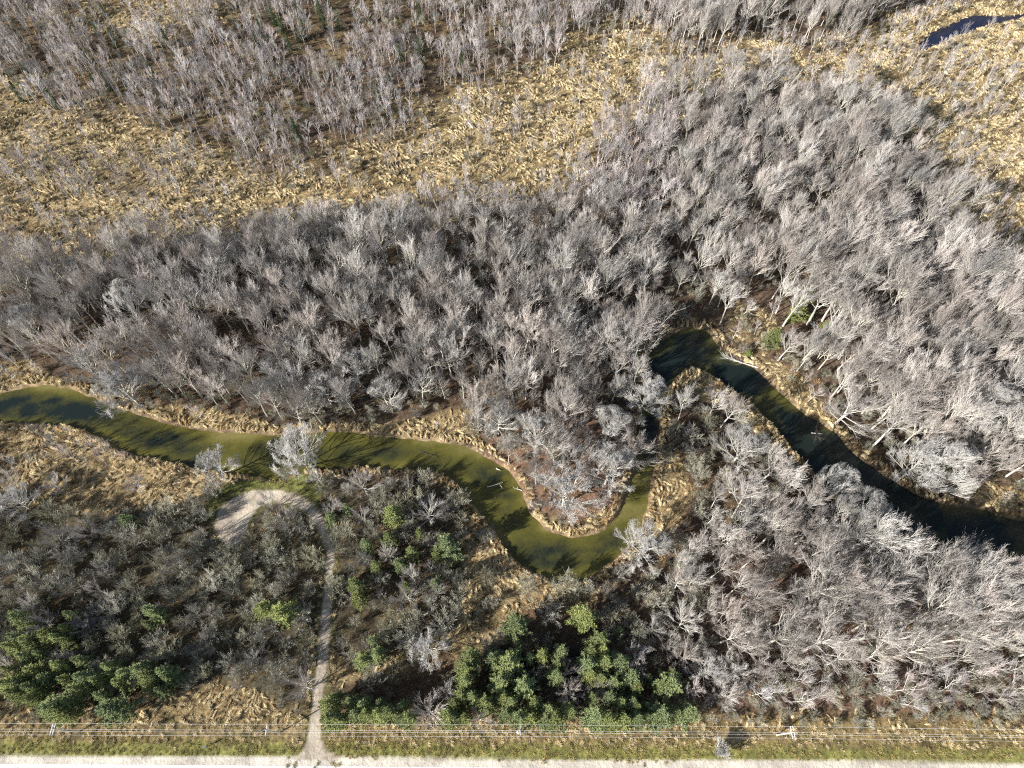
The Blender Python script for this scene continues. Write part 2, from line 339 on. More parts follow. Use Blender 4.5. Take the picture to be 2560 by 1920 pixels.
SRC = bpy.data.collections.new('scatter_sources')
def source(sub, meshes):
    c = bpy.data.collections.new('source_'+sub); 
    for i, me in enumerate(meshes):
        o = bpy.data.objects.new('%s_source_%02d' % (sub, i), me); c.objects.link(o)
    return c
def scatter(name, P, rz, sc, idx, coll, label, cat, tilt=None):
    me = bpy.data.meshes.new(name); me.vertices.add(len(P)); me.vertices.foreach_set('co', np.asarray(P, np.float32).ravel())
    def A(nm, ty, data, key='value'):
        a = me.attributes.new(nm, ty, 'POINT'); a.data.foreach_set(key, data)
    n = len(P); rot = np.zeros((n, 3), np.float32); rot[:, 2] = rz
    if tilt is not None: rot[:, :2] = tilt
    sc = np.asarray(sc, np.float32); sc = np.repeat(sc[:, None], 3, 1) if sc.ndim == 1 else sc
    A('rot', 'FLOAT_VECTOR', rot.ravel(), 'vector'); A('scl', 'FLOAT_VECTOR', sc.astype(np.float32).ravel(), 'vector'); A('pick', 'INT', np.asarray(idx, np.int32))
    o = link(name, me); tag(o, label, cat, kind='stuff')
    g = bpy.data.node_groups.new(name+'_nodes', 'GeometryNodeTree'); g.interface.new_socket('Geometry', in_out='INPUT', socket_type='NodeSocketGeometry'); g.interface.new_socket('Geometry', in_out='OUTPUT', socket_type='NodeSocketGeometry')
    gi = g.nodes.new('NodeGroupInput'); go = g.nodes.new('NodeGroupOutput'); ip = g.nodes.new('GeometryNodeInstanceOnPoints'); ci = g.nodes.new('GeometryNodeCollectionInfo')
    ci.inputs[0].default_value = coll; ci.inputs['Separate Children'].default_value = True; ci.inputs['Reset Children'].default_value = True
    def na(nm, dt): q = g.nodes.new('GeometryNodeInputNamedAttribute'); q.data_type = dt; q.inputs[0].default_value = nm; return [s for s in q.outputs if s.enabled and s.name == 'Attribute'][0]
    er = g.nodes.new('FunctionNodeEulerToRotation'); g.links.new(na('rot', 'FLOAT_VECTOR'), er.inputs[0])
    g.links.new(gi.outputs[0], ip.inputs['Points']); g.links.new(ci.outputs[0], ip.inputs['Instance']); ip.inputs['Pick Instance'].default_value = True
    g.links.new(na('pick', 'INT'), ip.inputs['Instance Index']); g.links.new(er.outputs[0], ip.inputs['Rotation']); g.links.new(na('scl', 'FLOAT_VECTOR'), ip.inputs['Scale'])
    g.links.new(ip.outputs[0], go.inputs[0]); md = o.modifiers.new('scatter', 'NODES'); md.node_group = g
    return o
# ------------------------------------------------------------------ ground sheet, water, road
def axis(a, b, st, out):
    c = list(np.arange(a, b+st/2, st)); s = st; lo = [a]; hi = [c[-1]]
    while lo[-1] > -out: s *= 1.35; lo.append(lo[-1]-s)
    s = st
    while hi[-1] < out: s *= 1.35; hi.append(hi[-1]+s)
    return np.array(lo[:0:-1]+c+hi[1:])
X = axis(-262, 262, .75, 6000); Y = axis(-14, 335, .75, 6000)
GX, GY = np.meshgrid(X, Y); nx, ny = len(X), len(Y); gx, gy = GX.ravel(), GY.ravel()
FD = fields(gx, gy); gzv = gz(FD, gx, gy)
PXg, PYg = pix(gx, gy)
def grid_mesh(name, keep=None, z=None):
    i = np.arange(nx*ny).reshape(ny, nx); q = np.stack([i[:-1, :-1], i[:-1, 1:], i[1:, 1:], i[1:, :-1]], -1).reshape(-1, 4)
    if keep is not None: q = q[keep[q].any(1)]
    used, inv = np.unique(q, return_inverse=True); q = inv.reshape(-1, 4)
    me = bpy.data.meshes.new(name); co = np.stack([gx[used], gy[used], (gzv[used] if z is None else np.full(len(used), z))], -1).astype(np.float32)
    me.vertices.add(len(used)); me.vertices.foreach_set('co', co.ravel())
    me.loops.add(q.size); me.loops.foreach_set('vertex_index', q.ravel().astype(np.int32))
    me.polygons.add(len(q)); me.polygons.foreach_set('loop_start', np.arange(0, q.size, 4, dtype=np.int32)); me.polygons.foreach_set('loop_total', np.full(len(q), 4, np.int32))
    me.update(calc_edges=True); me.polygons.foreach_set('use_smooth', np.ones(len(q), bool)); return me, used
def ground_colour(f, x, y):
    px, py = pix(x, y)
    def L(a, b, t): return a*(1-t[:, None])+np.array(b)*t[:, None]
    n = fbm(x/9, y/9, 5); n2 = fbm(x/2.2, y/2.2, 6)
    c = np.tile(np.array((.105, .072, .05)), (len(x), 1))
    c = L(c, (.06, .05, .042), ss(.45, .7, n)); c = L(c, (.15, .105, .05), ss(.55, .8, n2)*.6)
    ll = ss(1300, 1000, px)*ss(1010, 1080, py); c = L(c, (.085, .075, .04), ll*.6)                # scrub ground
    pen = ss(1020, 1080, px)*ss(1400, 1380, px)*ss(860, 940, py)*ss(1180, 1150, py); c = L(c, (.20, .125, .085), pen)   # leaf litter of the loop
    lr = ss(1500, 1600, px)*ss(1150, 1250, py); c = L(c, (.17, .11, .08), lr*.8)
    rf = ss(1500, 1700, px)*ss(950, 850, py); c = L(c, (.16, .115, .085), rf*.7)
    up = ss(620, 480, py)*ss(1500, 1200, px); c = L(c, (.22, .16, .075), up*.6*ss(.4, .6, n))
    c = L(c, (.33, .255, .135), f['marsh']); c = L(c, (.11, .08, .045), f['marsh']*ss(.5, .72, n2))
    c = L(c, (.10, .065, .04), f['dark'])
    c = L(c, (.14, .15, .045), f['green'])
    v = ss(12, 7, f['road']); c = L(c, (.24, .18, .085), v); c = L(c, (.12, .10, .045), v*ss(.45, .7, n2)); g = ss(3.6, 1.8, f['road']+3*(n2-.5)); c = L(c, (.20, .20, .06), g)
    c = L(c, (.13, .125, .045), ss(1.6, .6, f['trk'])*.7)
    c = L(c, (.24,.18,.11), ss(1.0, .4, f['riv']+2.2*(n2-.5))*ss(-.2, .3, f['riv']))
    c = L(c, (.58,.53,.45), ss(.25, -.15, f['road'])*ss(-12, -11, f['road']))
    c = L(c, (.50,.43,.34), ss(.2, -.2, f['trk'])); c = L(c, (.36,.31,.24), ss(.2, -.4, f['trk'])*ss(.45, .7, fbm(x/1.6, y/4, 15))*.8)
    return c
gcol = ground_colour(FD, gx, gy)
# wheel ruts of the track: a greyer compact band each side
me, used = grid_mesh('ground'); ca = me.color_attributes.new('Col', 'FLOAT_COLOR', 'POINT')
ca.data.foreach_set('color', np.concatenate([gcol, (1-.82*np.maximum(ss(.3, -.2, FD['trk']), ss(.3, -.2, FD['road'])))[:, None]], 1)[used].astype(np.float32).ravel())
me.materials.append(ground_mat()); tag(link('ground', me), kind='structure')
def water(name, keep, z, depth_shade, m):
    me, used = grid_mesh(name, keep, z); a = me.attributes.new('depth', 'FLOAT', 'POINT'); a.data.foreach_set('value', depth_shade[used].astype(np.float32)); me.materials.append(m)
    tag(link(name, me), kind='structure')
dS = segdist(SB, gx, gy, False); dN = segdist(NB, gx, gy, False)
ins = FD['riv'] < 1.6
depth_shade = np.where(ins, .30*np.clip(-FD['riv']/4, -1, 1)-.25, 0)+.32*ss(1340, 1440, PXg)*ss(1200, 1000, PYg)+.28*ss(1600, 1800, PXg)+.95*(fbm((gx+gy*.3)/26, (gy-gx*.3)/7, 90)-.5)+.3*(fbm(gx/5, gy/2.2, 93)-.5)  # bank distance and mottling, plus the right arm's shadow painted in as darker water
water('river', ins & (np.abs(gx) < 400), -.95, depth_shade, water_mat('river_water', (.012,.018,.016), (.098,.090,.02), (.18,.155,.055)))
water('pond', FD['pond'] < 2.4, -.42, np.full(len(gx), .2), water_mat('pond_water', (.012,.015,.035), (.016,.019,.045), (.05,.04,.04), .08))
def strip(name, o0, o1, z, m, x0=-400, x1=400):
    V = []; Fq = []; xs = np.linspace(x0, x1, 161)
    for i, x in enumerate(xs):
        y = RY0+RS*x; V += [(x, y+o0+.12*(vn(np.array([x*.7]), np.array([3.]))[0]-.5), z), (x, y+o1, z)]
        if i: Fq.append((2*i-2, 2*i-1, 2*i+1, 2*i))
    me = mesh_np(name, V, Fq, [m]); return tag(link(name, me), kind='structure')
def road_mat():
    m, n, b = mat('pavement'); t = noise(n, .5, 5); t2 = noise(n, 6, 3); r = ramp(n, t.outputs['Fac'], [(.3, (.66,.66,.67)), (.7, (.8,.8,.81))])
    vo = N(n, 'ShaderNodeTexVoronoi', feature='DISTANCE_TO_EDGE'); vo.inputs['Scale'].default_value = .22; tc = N(n, 'ShaderNodeTexCoord'); n.links.new(tc.outputs['Object'], vo.inputs['Vector'])
    cr = ramp(n, vo.outputs['Distance'], [(0, (.25,.25,.26)), (.012, (1,1,1))]); mm = N(n, 'ShaderNodeVectorMath', operation='MULTIPLY'); n.links.new(r.outputs[0], mm.inputs[0]); n.links.new(cr.outputs[0], mm.inputs[1])
    n.links.new(mm.outputs[0], b.inputs['Base Color']); return m
strip('road', PAVE, PAVE-7.2, .012, road_mat())
strip('road_edge_line', PAVE-.22, PAVE-.36, .018, M['white'])
# ------------------------------------------------------------------ scatter sources
def clump(seed, L, Wd, H, nb, bl, wdt, m):
    r = random.Random(seed); B = MB(); k = 12; q = 7; base = 0; ph = U(r, 0, 6); cv = U(r, -.5, .5)
    for i in range(k+1):
        s = i/k; x = (s-.5)*L; pr = math.sin(math.pi*min(.98, max(.02, s)))**.6
        for j in range(q+1):
            a = math.pi*j/q; rr = U(r, .75, 1.2)
            B.v.append(Vector((x+U(r,-.08,.08), cv*math.sin(s*3.1+ph)*L*.25+math.cos(a)*Wd*.5*pr*rr, math.sin(a)*H*pr*rr-.12)))
    for i in range(k):
        for j in range(q): a = i*(q+1)+j; B.f.append((a, a+q+1, a+q+2, a+1))
    for b in range(nb):
        s = U(r,-.5,.5); p = Vector((s*L*.9, U(r,-.3,.3)*Wd, H*U(r,.2,.8))); a = math.pi/2+U(r,-.9,.9)+(math.pi if r.random() < .35 else 0)
        B.blade(p, Vector((math.cos(a), math.sin(a), U(r,.1,.9))).normalized(), bl*U(r,.6,1.2), wdt, .35)
    return B.mesh('clump', m)
def tuft(seed, rad, H, nb, wdt, m):
    r = random.Random(seed); B = MB()
    for b in range(nb):
        a = U(r,0,6.28); q = rad*math.sqrt(r.random()); B.blade(Vector((math.cos(a)*q, math.sin(a)*q, -.05)), Vector((U(r,-1,1), U(r,-1,1), U(r,.7,1.8))).normalized(), H*U(r,.6,1.2), wdt, .25)
    return B.mesh('tuft', m)
def brush(seed, m):
    r = random.Random(seed); B = MB()
    for s in range(26):
        a = U(r,0,6.28); d = Vector((math.cos(a)*U(r,.2,1.2), math.sin(a)*U(r,.2,1.2), 1)).normalized(); L = U(r,.6,1.3); B.spike(Vector((U(r,-.3,.3),U(r,-.3,.3),-.05)), d, L, .025)
        for k in range(4): B.spike(d*L*U(r,.3,.9), (d+Vector((U(r,-1,1),U(r,-1,1),U(r,-.3,.8)))*.8).normalized(), U(r,.3,.6), .022)
    return B.mesh('brush', m)
reeds = source('reed', [clump(s, U(rng,1.5,3.6), U(rng,.5,.9), U(rng,.45,.8), 70, .7, .05, M['reed']) for s in range(8)]+[clump(60+s, U(rng,1.2,2.6), U(rng,.5,.9), U(rng,.35,.7), 70, .7, .05, M['reedb']) for s in range(5)])
grs = source('grass', [tuft(s, .45, .6, 60, .05, M['grass']) for s in range(4)]+[tuft(20+s, .45, .8, 60, .05, M['reed']) for s in range(2)])
brs = source('brush', [brush(s, M['brush']) for s in range(5)]+[tuft(40+s, .7, .6, 50, .07, M['reedb']) for s in range(2)])
def candidates(st, seed, ymax=330, ymin=-12):
    r = np.random.RandomState(seed); x, y = np.meshgrid(np.arange(-262, 262, st), np.arange(ymin, ymax, st)); x = x.ravel(); y = y.ravel()
    x = x+r.uniform(-.5, .5, x.size)*st; y = y+r.uniform(-.5, .5, y.size)*st
    px, py = pix(x, y); k = (px > -150) & (px < 2362) & (py > -90) & (py < 1760); return x[k], y[k], px[k], py[k], r
# reeds
x, y, px, py, r = candidates(.88, 1); f = fields(x, y)
pat = fbm(x/5, y/5, 77, 3)
wdn = ss(.5, 1.2, f['riv'])*ss(.5, 1, f['pond'])*ss(.8, 1.4, f['trk'])*ss(5.5, 7.5, f['road'])
clear = ss(.36, .62, pat)*(.45+.55*ss(.35,.6,fbm(x/22, y/22, 97)))
fringe = ss(3.4, 1.6, f['riv']+2.5*(fbm(x/6, y/6, 13)-.5))
prob = np.maximum(f['marsh']*(.12+.85*clear), fringe*.9)*wdn*(1-.93*f['dark'])*(1-.9*f['green'])
verge = ss(13, 9, f['road'])*ss(4, 6, f['road'])*.45
prob = np.maximum(prob, verge*wdn*clear)
k = r.uniform(size=x.size) < prob; x, y, f2 = x[k], y[k], {a: b[k] for a, b in f.items()}; z = gz(f2, x, y); pp = pat[k]; pxk, pyk = px[k], py[k]
brown = np.where(pyk > 1000, .42, np.where(pyk > 780, .3, .16)) 
ib = r.uniform(size=x.size) < brown
idx = np.where(ib, 8+r.randint(0, 5, x.size), r.randint(0, 8, x.size)); ang = 6.28*fbm(x/16, y/16, 88, 2)*1.6+r.normal(0, .38, x.size)+1
scatter('reeds', np.stack([x, y, z], 1), ang, np.stack([r.uniform(.5, 1.05, x.size), r.uniform(.5, .85, x.size), r.uniform(.6, 1.0, x.size)*np.where(f2['riv'] < 2.6, 1.7, 1)], 1), idx, reeds, 'dry tan reeds and lodged marsh grass matted over the wet clearings and river banks', 'reeds')
# low grass filling the wet clearings
x, y, px, py, r = candidates(1.25, 12); f = fields(x, y); prob = np.maximum(f['marsh'], .35*ss(13, 9, f['road']))*ss(.6, 1.2, f['riv'])*ss(.3, .9, f['pond'])*ss(.8, 1.4, f['trk'])*ss(5, 7, f['road'])*(.35+.5*fbm(x/4, y/4, 23))
k = r.uniform(size=x.size) < prob; x, y, f2 = x[k], y[k], {a: b[k] for a, b in f.items()}
mts = source('marsh', [tuft(70, .9, .5, 60, .06, M['reed']), tuft(71, .9, .6, 60, .06, M['reedb']), tuft(72, .9, .45, 60, .06, M['reedb']), tuft(73, .8, .4, 60, .06, M['grass']), brush(74, M['brush'])])
scatter('marsh_grass', np.stack([x, y, gz(f2, x, y)], 1), r.uniform(0, 6.28, x.size), r.uniform(.6, 1.3, x.size), r.choice([0, 0, 1, 1, 2, 3, 4], x.size), mts, 'short brown and straw coloured marsh grass growing between the reeds', 'marsh grass')
# verge grass
x, y, px, py, r = candidates(.8, 2, 60); f = fields(x, y); prob = np.maximum(ss(10, 5, f['road'])*ss(.2, .6, f['road'])*(.35+.65*ss(.4,.6,fbm(x/3, y/1.5, 55))), f['green']*.8)*ss(.3, .8, f['trk'])*ss(1, 2, f['riv'])
prob = np.maximum(prob, ss(2.2, 1.2, f['trk'])*ss(.3, .7, f['trk'])*.4)
k = r.uniform(size=x.size) < prob; x, y, f2 = x[k], y[k], {a: b[k] for a, b in f.items()}
idx = np.where(r.uniform(size=x.size) < ss(1, 6, f2['road'])*.75, 4+r.randint(0, 2, x.size), r.randint(0, 4, x.size))
scatter('grass', np.stack([x, y, gz(f2, x, y)], 1), r.uniform(0, 6.28, x.size), r.uniform(.6, 1.15, x.size), idx, grs, 'green and straw coloured verge grass along the road and gravel track', 'grass')
# forest-floor brush
x, y, px, py, r = candidates(2.0, 3); f = fields(x, y); prob = (1-f['marsh']*.8)*ss(.6, 1.2, f['riv'])*ss(1, 2.5, f['pond'])*ss(.8, 1.6, f['trk'])*ss(5, 8, f['road'])*(.3+.6*ss(.4, .6, fbm(x/6, y/6, 19)))
k = r.uniform(size=x.size) < prob; x, y, f2 = x[k], y[k], {a: b[k] for a, b in f.items()}
scatter('undergrowth', np.stack([x, y, gz(f2, x, y)], 1), r.uniform(0, 6.28, x.size), r.uniform(.6, 1.5, x.size), r.randint(0, 7, x.size), brs, 'low brown brush and weeds on the floor of the woods', 'undergrowth')
# ------------------------------------------------------------------ trees
def rad92(T): return float(np.percentile([math.hypot(v.x, v.y) for v in T.v[::3]], 92))
def kind(nm, specs, wood, tw):
    out = []
    for s in specs:
        W, T = bare(*s[0], **s[1])
        if nm == 'round_tree': dome(W, T, s[0][1]*.56, s[0][1]*.36, s[0][1]*.72, .78)
        out.append(dict(H=s[0][1], R=rad92(T), wood=W.mesh(nm+'_trunk', wood), crown=T.mesh(nm+'_crown', tw), join=joined(W, T, nm, wood, tw)))
    return out
K = {}
K['forest'] = kind('forest_tree', [((s, 18, U(rng,3.6,4.7)), dict(base=U(rng,.42,.52), n1=12, n2=7, n3=9, n4=4, tw=.0155, lo=52, ri=24, dv=.85)) for s in range(101, 108)], M['bark'], M['twig'])
K['broad'] = kind('broad_tree', [((s, 15, U(rng,6.2,7.2)), dict(base=U(rng,.13,.2), n1=17, n2=8, n3=10, n4=4, tw=.017, dv=.8, stems=st, rt=.018, lo=20, ri=55)) for s, st in ((121,1),(122,3),(123,2),(124,1))], M['bark'], M['twig'])
K['round'] = kind('round_tree', [((s, 15, U(rng,8.2,9.0)), dict(base=U(rng,.12,.18), n1=26, n2=9, n3=12, n4=5, tw=.019, dv=.85, stems=st, rt=.017, lo=20, ri=55)) for s, st in ((131,1),(132,2),(133,1))], M['bark'], M['twigl'])
K['thin'] = kind('thin_tree', [((s, 10, U(rng,1.5,2.2)), dict(base=U(rng,.3,.45), n1=8, n2=4, n3=6, n4=3, tw=.015, rt=.0085)) for s in range(141, 147)], M['birchbark'], M['twig2'])
K['shrub'] = kind('scrub', [((s, 4.5, U(rng,2.1,2.7)), dict(base=.12, n1=13, n2=5, n3=6, n4=4, tw=.017, stems=6, rt=.016, lo=35, ri=40)) for s in range(161, 166)], M['shrub'], M['shrub'])
ZL = lambda px, py: ('lower right wood' if px > 1450 and py > 1150 else 'wood on the far right bank' if px > 1500 and py > 560 else 'upper right wood' if px > 1300 and py <= 560
     else 'wood inside the river loop' if px > 1020 and py > 860 and px < 1420 else 'wood above the river' if py > 480 and py < 960 else 'upper left wood' if py <= 480 else 'scrub below the river')
items = []     # every bare tree: (x,y,kind,variant,height,scale xy,rz,fixed label)
def zone(px, py, n):
    if py > 1010 and px < 1330 and not (1020 < px < 1380 and py < 1170):    # scrub side, handled by shrubs
        return None
    if px < 1450 and py < 560:
        d = ss(560, 400, py); return ('thin', 8.5+3*n+ (4*ss(900,1350,px)), 3.0) if (py < 480 or px < 500) else ('forest', 12+3*n, 4.3)
    if px >= 1450 and py < 560: return ('forest', 13+4*n, 4.4)
    if px > 1400 and py > 1440: return ('thin', 9+6*n, 3.2)
    if px > 1700 and py > 1150: return ('forest', 20+4*n, 5.0)
    if px > 1500 and py > 560 and py < 1130 and px > 1650: return ('forest', 18+4*n, 5.1)
    return ('forest', 15+4*n, 4.8)
x, y, px, py, r = candidates(3.0, 7)
f = fields(x, y)
perm = r.permutation(x.size); acc = {}
nz = fbm(x/25, y/25, 33)
INNER = poly([(1500,795),(1640,885),(1760,1015),(1700,1060),(1600,1010),(1540,1080),(1440,1240),(1390,1230),(1385,1140),(1425,900),(1457,813)])
inner = inside(INNER, x, y)
GAPS = [poly(p) for p in ([(120,770),(200,715),(310,700),(335,740),(260,795),(180,835),(110,835)], [(480,775),(500,735),(560,735),(600,770),(660,745),(680,780),(600,800),(520,800)], [(780,790),(790,745),(860,750),(930,790),(880,820),(800,815)], [(1400,600),(1440,560),(1520,560),(1500,600)], [(1690,470),(1800,440),(1830,470),(1720,500)], [(960,560),(1000,530),(1060,560),(1000,585)])]
MEAD = GAPS+[poly(p) for p in ([(1560,640),(1640,640),(1760,700),(1800,830),(1790,920),(1700,850),(1600,780),(1550,740)], [(330,935),(330,880),(560,880),(600,930)], [(690,930),(690,900),(1000,890),(1025,960)], [(1520,1540),(2300,1560),(2300,1640),(1520,1640)], [(1100,1250),(1420,1230),(1450,1300),(1480,1540),(1100,1600)])]
mead = np.zeros(x.size, bool)
for P in MEAD: mead |= inside(P, x, y)
mead |= inside(poly([(1380,690),(1420,640),(1500,650),(1560,700),(1530,712),(1490,704),(1425,733)]), x, y)
for i in perm:
    zz = zone(px[i], py[i], nz[i])
    if zz is None and px[i] < 1450 and f['marsh'][i] < .3 and f['dark'][i] < .3 and not (940 < px[i] and py[i] > 1330) and r.rand() < .13: zz = ('broad', 5.5+3.5*r.rand(), 5.0)
    if zz is None or f['riv'][i] < 1.6 or f['pond'][i] < 3 or f['trk'][i] < 2 or f['road'][i] < 12: continue
    kd, h, sp = zz; pr = 1.0
    m = f['marsh'][i]
    if m > .35:
        pr = (.1+.85*ss(.34, .54, fbm(x[i:i+1]/13, y[i:i+1]/8, 46))[0] if px[i] < 850 else .3) if px[i] < 1500 else .06+.8*ss(.40, .56, fbm(x[i:i+1]/16+y[i:i+1]/22, y[i:i+1]/9-x[i:i+1]/14, 47))[0]; pr = pr+(1-pr)*ss(.8, .35, m); kd = 'thin'; h = 6+4*r.rand()
    if mead[i]: pr = .3 if px[i] > 1500 and py[i] < 950 else .08
    if inner[i]: pr = .05
    pr *= .3+.7*ss(.3, .42, fbm(x[i:i+1]/9, y[i:i+1]/9, 44))[0]
    if px[i] < 1350 and py[i] < 480: pr *= .12+.88*ss(.36, .56, fbm(x[i:i+1]/15, y[i:i+1]/10, 48))[0]
    if r.rand() > pr: continue
    cx, cy = int(x[i]//6), int(y[i]//6); ok = True
    for a in (-1, 0, 1):
        for b in (-1, 0, 1):
            for (qx, qy) in acc.get((cx+a, cy+b), ()):
                if (qx-x[i])**2+(qy-y[i])**2 < (sp*.66)**2: ok = False
    if not ok: continue
    acc.setdefault((cx, cy), []).append((x[i], y[i]))
    h *= r.uniform(.66, 1.2)
    if kd == 'forest' and (r.rand() < .09 or (1020 < px[i] < 1400 and 840 < py[i] and r.rand() < .4)): kd = 'broad'; h *= .88
    items.append([x[i], y[i], kd, r.randint(0, 7 if kd == 'forest' else 6), h, r.uniform(.75, 1.3) if kd != 'broad' else r.uniform(.6, 1.0), r.uniform(0, 6.28), None])
# trees one can point at: (crown px, crown py, height, crown radius, label)
heroes = [(265,838,16,8.2,'huge pale grey bare tree leaning over the river from its upper bank'),
 (640,968,16,7.6,'big pale bare tree on the lower bank, its crown across the river'),
 (468,1002,11,5.2,'round pale bare tree standing left of the big river tree'),
 (1392,1178,13,6.6,'round pale bare tree on the right side of the lower river bend'),
 (925,1112,9,4,'lone star shaped bare tree in the scrub left of the river bend'),
 (925,1398,9,4.6,'lone pale bare tree by the tan reed strip above the roadside pines'),
 (1222,1062,17,8.6,'wide fan shaped bare tree at the tip of the river loop'),
 (1835,882,16,7.5,'white trunked fan shaped bare tree on the far right bank'),
 (1392,856,15,7,'bare tree hanging over the narrow river neck from the left'),
 (1318,1010,18,7,'bare tree leaning over the right limb of the river loop'),
 (1316,930,18,6.5,'tall bare tree inside the river loop near its right bank'),
 (1548,868,11,3.7,'slim pale bare tree near the top of the inner land'),
 (1605,968,15,6.8,'broad grey bare tree in the middle of the inner land'),
 (1590,1046,10,4.3,'short tan bare tree below the broad tree of the inner land'),
 (1000+1042,1010,20,7.5,'broad bare tree reaching over the right bank of the river'),
 (1985,1003,18,7,'bare tree on the right bank beside the broad overhanging one'),
 (1812,1045,17,5,'bare tree jutting over the river from the lower right wood'),
 (1868,1102,18,5.4,'bare tree with its crown on the water at the lower right wood edge'),
 (2140,880,20,7,'thick pale trunked bare tree near the right edge of the photo'),
 (600,812,15,6.5,'dense round brownish bare crown on the upper river bank'),
 (700,838,15,6,'round bare crown behind the tan bank above the river'),
 (765,798,16,6,'pale round bare crown edging the dark gap above the river'),
 (835,850,14,5,'small pale bare tree on the upper bank right of the round crowns'),
 (1075,905,15,6,'bare tree at the left foot of the river loop'),
 (1160,935,17,6.6,'bare tree in the left half of the river loop'),
 (275,648,17,6,'pale spreading bare tree in the wood at the upper left of the river'),
 (180,585,15,5,'grey bare tree above the pale spreading one at left'),
 (60,700,17,6,'tall grey bare tree at the left edge above the river'),
 (150,745,17,6,'tall leaning bare tree at left with its foot by the river bank'),
 (40,1085,9,5,'pale bare tree at the left edge below the tan meadow'),
 (25,1035,7,3,'small pale bare tree at the left edge of the tan meadow'),
 (122,1052,6,2.7,'small pale bare tree standing in the tan meadow at left'),
 (292,1050,7,3,'pinkish small bare tree standing in the tan meadow by the ditch'),
 (190,1150,8,3.2,'pale bare tree just below the tan meadow'),
 (101,1348,9,3.6,'pinkish bare tree among the pines at lower left'),
 (656,1483,8,3.6,'pale bare tree left of the gravel track near its foot'),
 (922,1540,9,4,'pale bare tree between the two roadside pine rows under the wires'),
 (968,1507,7,3,'small bare tree left of the pine plantation'),
 (1034,1552,7,3,'small pale bare tree under the wires below the pine plantation'),
 (1225,1449,8,2.8,'dark bare tree in the gap of the pine plantation'),
 (1233,1496,8,3,'bare tree in the shaded lane between the pine blocks'),
 (1370,1421,9,3.2,'purplish bare tree at the right top of the pine block'),
 (1293,1487,8,3,'bare tree inside the right pine block'),
 (1410,1359,9,3.3,'bare tree at the shaded edge above the right pines'),
 (1477,1349,12,4.2,'round bare tree at the left edge of the lower right wood'),
 (1445,1392,9,3,'bare tree in the dark gap right of the pines'),
 (1477,1419,11,3.4,'bare tree above the lone pine cluster'),
 (1505,1397,10,3,'small bare tree right of the dark gap'),
 (1532,1447,12,4.4,'pale bare tree right of the lone pine cluster'),
 (1578,1462,11,4,'pale bare tree beside the tallest one right of the pines'),
 (1567,1499,11,3.6,'pale bare tree above the grassy corner right of the pines'),
 (880,1288,9,3.6,'gnarled white bare tree in the scrub right of the track'),
 (785,1045,9,4,'bare tree on the low bank under the river, right of the track end'),
 (716,1096,6,2.8,'pinkish bare tree beside the right side of the turnaround'),
 (783,1120,6,3,'pinkish bare tree in the scrub right of the turnaround'),
 (577,1085,8,2.4,'thin grey bare tree rooted in the middle of the turnaround')]
VIS = poly(north+[(2330,1230),(2212,1188),(2129,1172),(1998,1140),(1939,1113),(1907,1075),(1868,1045),(1830,1010),(1800,1000),(1768,1025),(1749,1007),(1730,985),(1699,950),(1668,912),(1636,878),(1614,863),(1586,841),(1558,819),(1527,800),(1505,789),(1480,794),(1457,813),(1444,841),(1427,900),(1421,953),(1411,1025),(1400,1078),(1387,1138),(1372,1164),(1345,1190),(1313,1217),(1250,1251),(1204,1255),(1163,1239),(1110,1201),(1063,1142),(1026,1089),(985,1039),(922,1014),(829,1009),(719,1012),(640,1018),(571,1029),(460,1014),(396,998),(296,982),(222,948),(141,914),(0,910),(-260,935)])
def keeps_open(x, y, h, rc, k=.55):
    x, y, h, rc = (np.atleast_1d(np.asarray(v, float)) for v in (x, y, h, rc)); a = CAM_H/(CAM_H-.8*h); X1 = x*a; Y1 = y*a; g = a*rc; px, py = pix(x, y)
    kk = np.where(px > 1480, k*1.55, np.where((px > 1010) & (px < 1400) & (py > 820), k*.2, k))
    return (sdf(VIS, X1, Y1) > kk*g) & (sdf(TURN, X1, Y1) > .5*g) & (sdf(DRV, X1, Y1) > np.where(y > 40, .15, .8)*g)
hero_xy = []
for (a, b, h, rc, lb) in heroes:
    p = at(a, b, h*.62); hero_xy.append((p[0], p[1], rc))
_A = np.array([(t[0], t[1], t[4], K[t[2]][t[3] % len(K[t[2]])]['R']*t[4]/K[t[2]][0]['H']*t[5]) for t in items]); items = [t for t, o in zip(items, keeps_open(*_A.T)) if o]
items = [t for t in items if not any((t[0]-hx)**2+(t[1]-hy)**2 < (rc*.95)**2 for hx, hy, rc in hero_xy)]
nrm = random.Random(4)
for n_, (a, b, h, rc, lb) in enumerate(heroes):
    p = at(a, b, h*.62); kd = 'round' if rc >= 4.4 and n_ not in (7, 28) else 'broad'; v = n_ % len(K[kd])
    items.append([p[0], p[1], kd, v, h, rc*1.08/K[kd][v]['R'], nrm.random()*6.28, lb])
def depth(x, y, z): return y*sT+(CAM_H-z)*cT
def sz(t):
    kk = K[t[2]][t[3] % len(K[t[2]])]; s = t[4]/kk['H']; sx = t[5] if t[7] else s*t[5]
    ppx, ppy = pix(np.float64(t[0]), np.float64(t[1]), t[4]*.6); vis = -10 < ppx < 2222 and -10 < ppy < 1669
    return (kk['R']*sx*t[4])/depth(t[0], t[1], t[4])**2*(1 if vis else 0)+(1e3 if t[7] else 0)
items.sort(key=sz, reverse=True)
single, rest = items[:295], items[295:]
usedl = {}
def place(nm, kk, x, y, z, rz, sx, szz, label, cat, group=None):
    e = empty(nm, (x, y, z), rz, (sx, sx, szz)); tag(e, label, cat, group)
    link('trunk', kk['wood'], e); link('crown', kk['crown'], e); return e
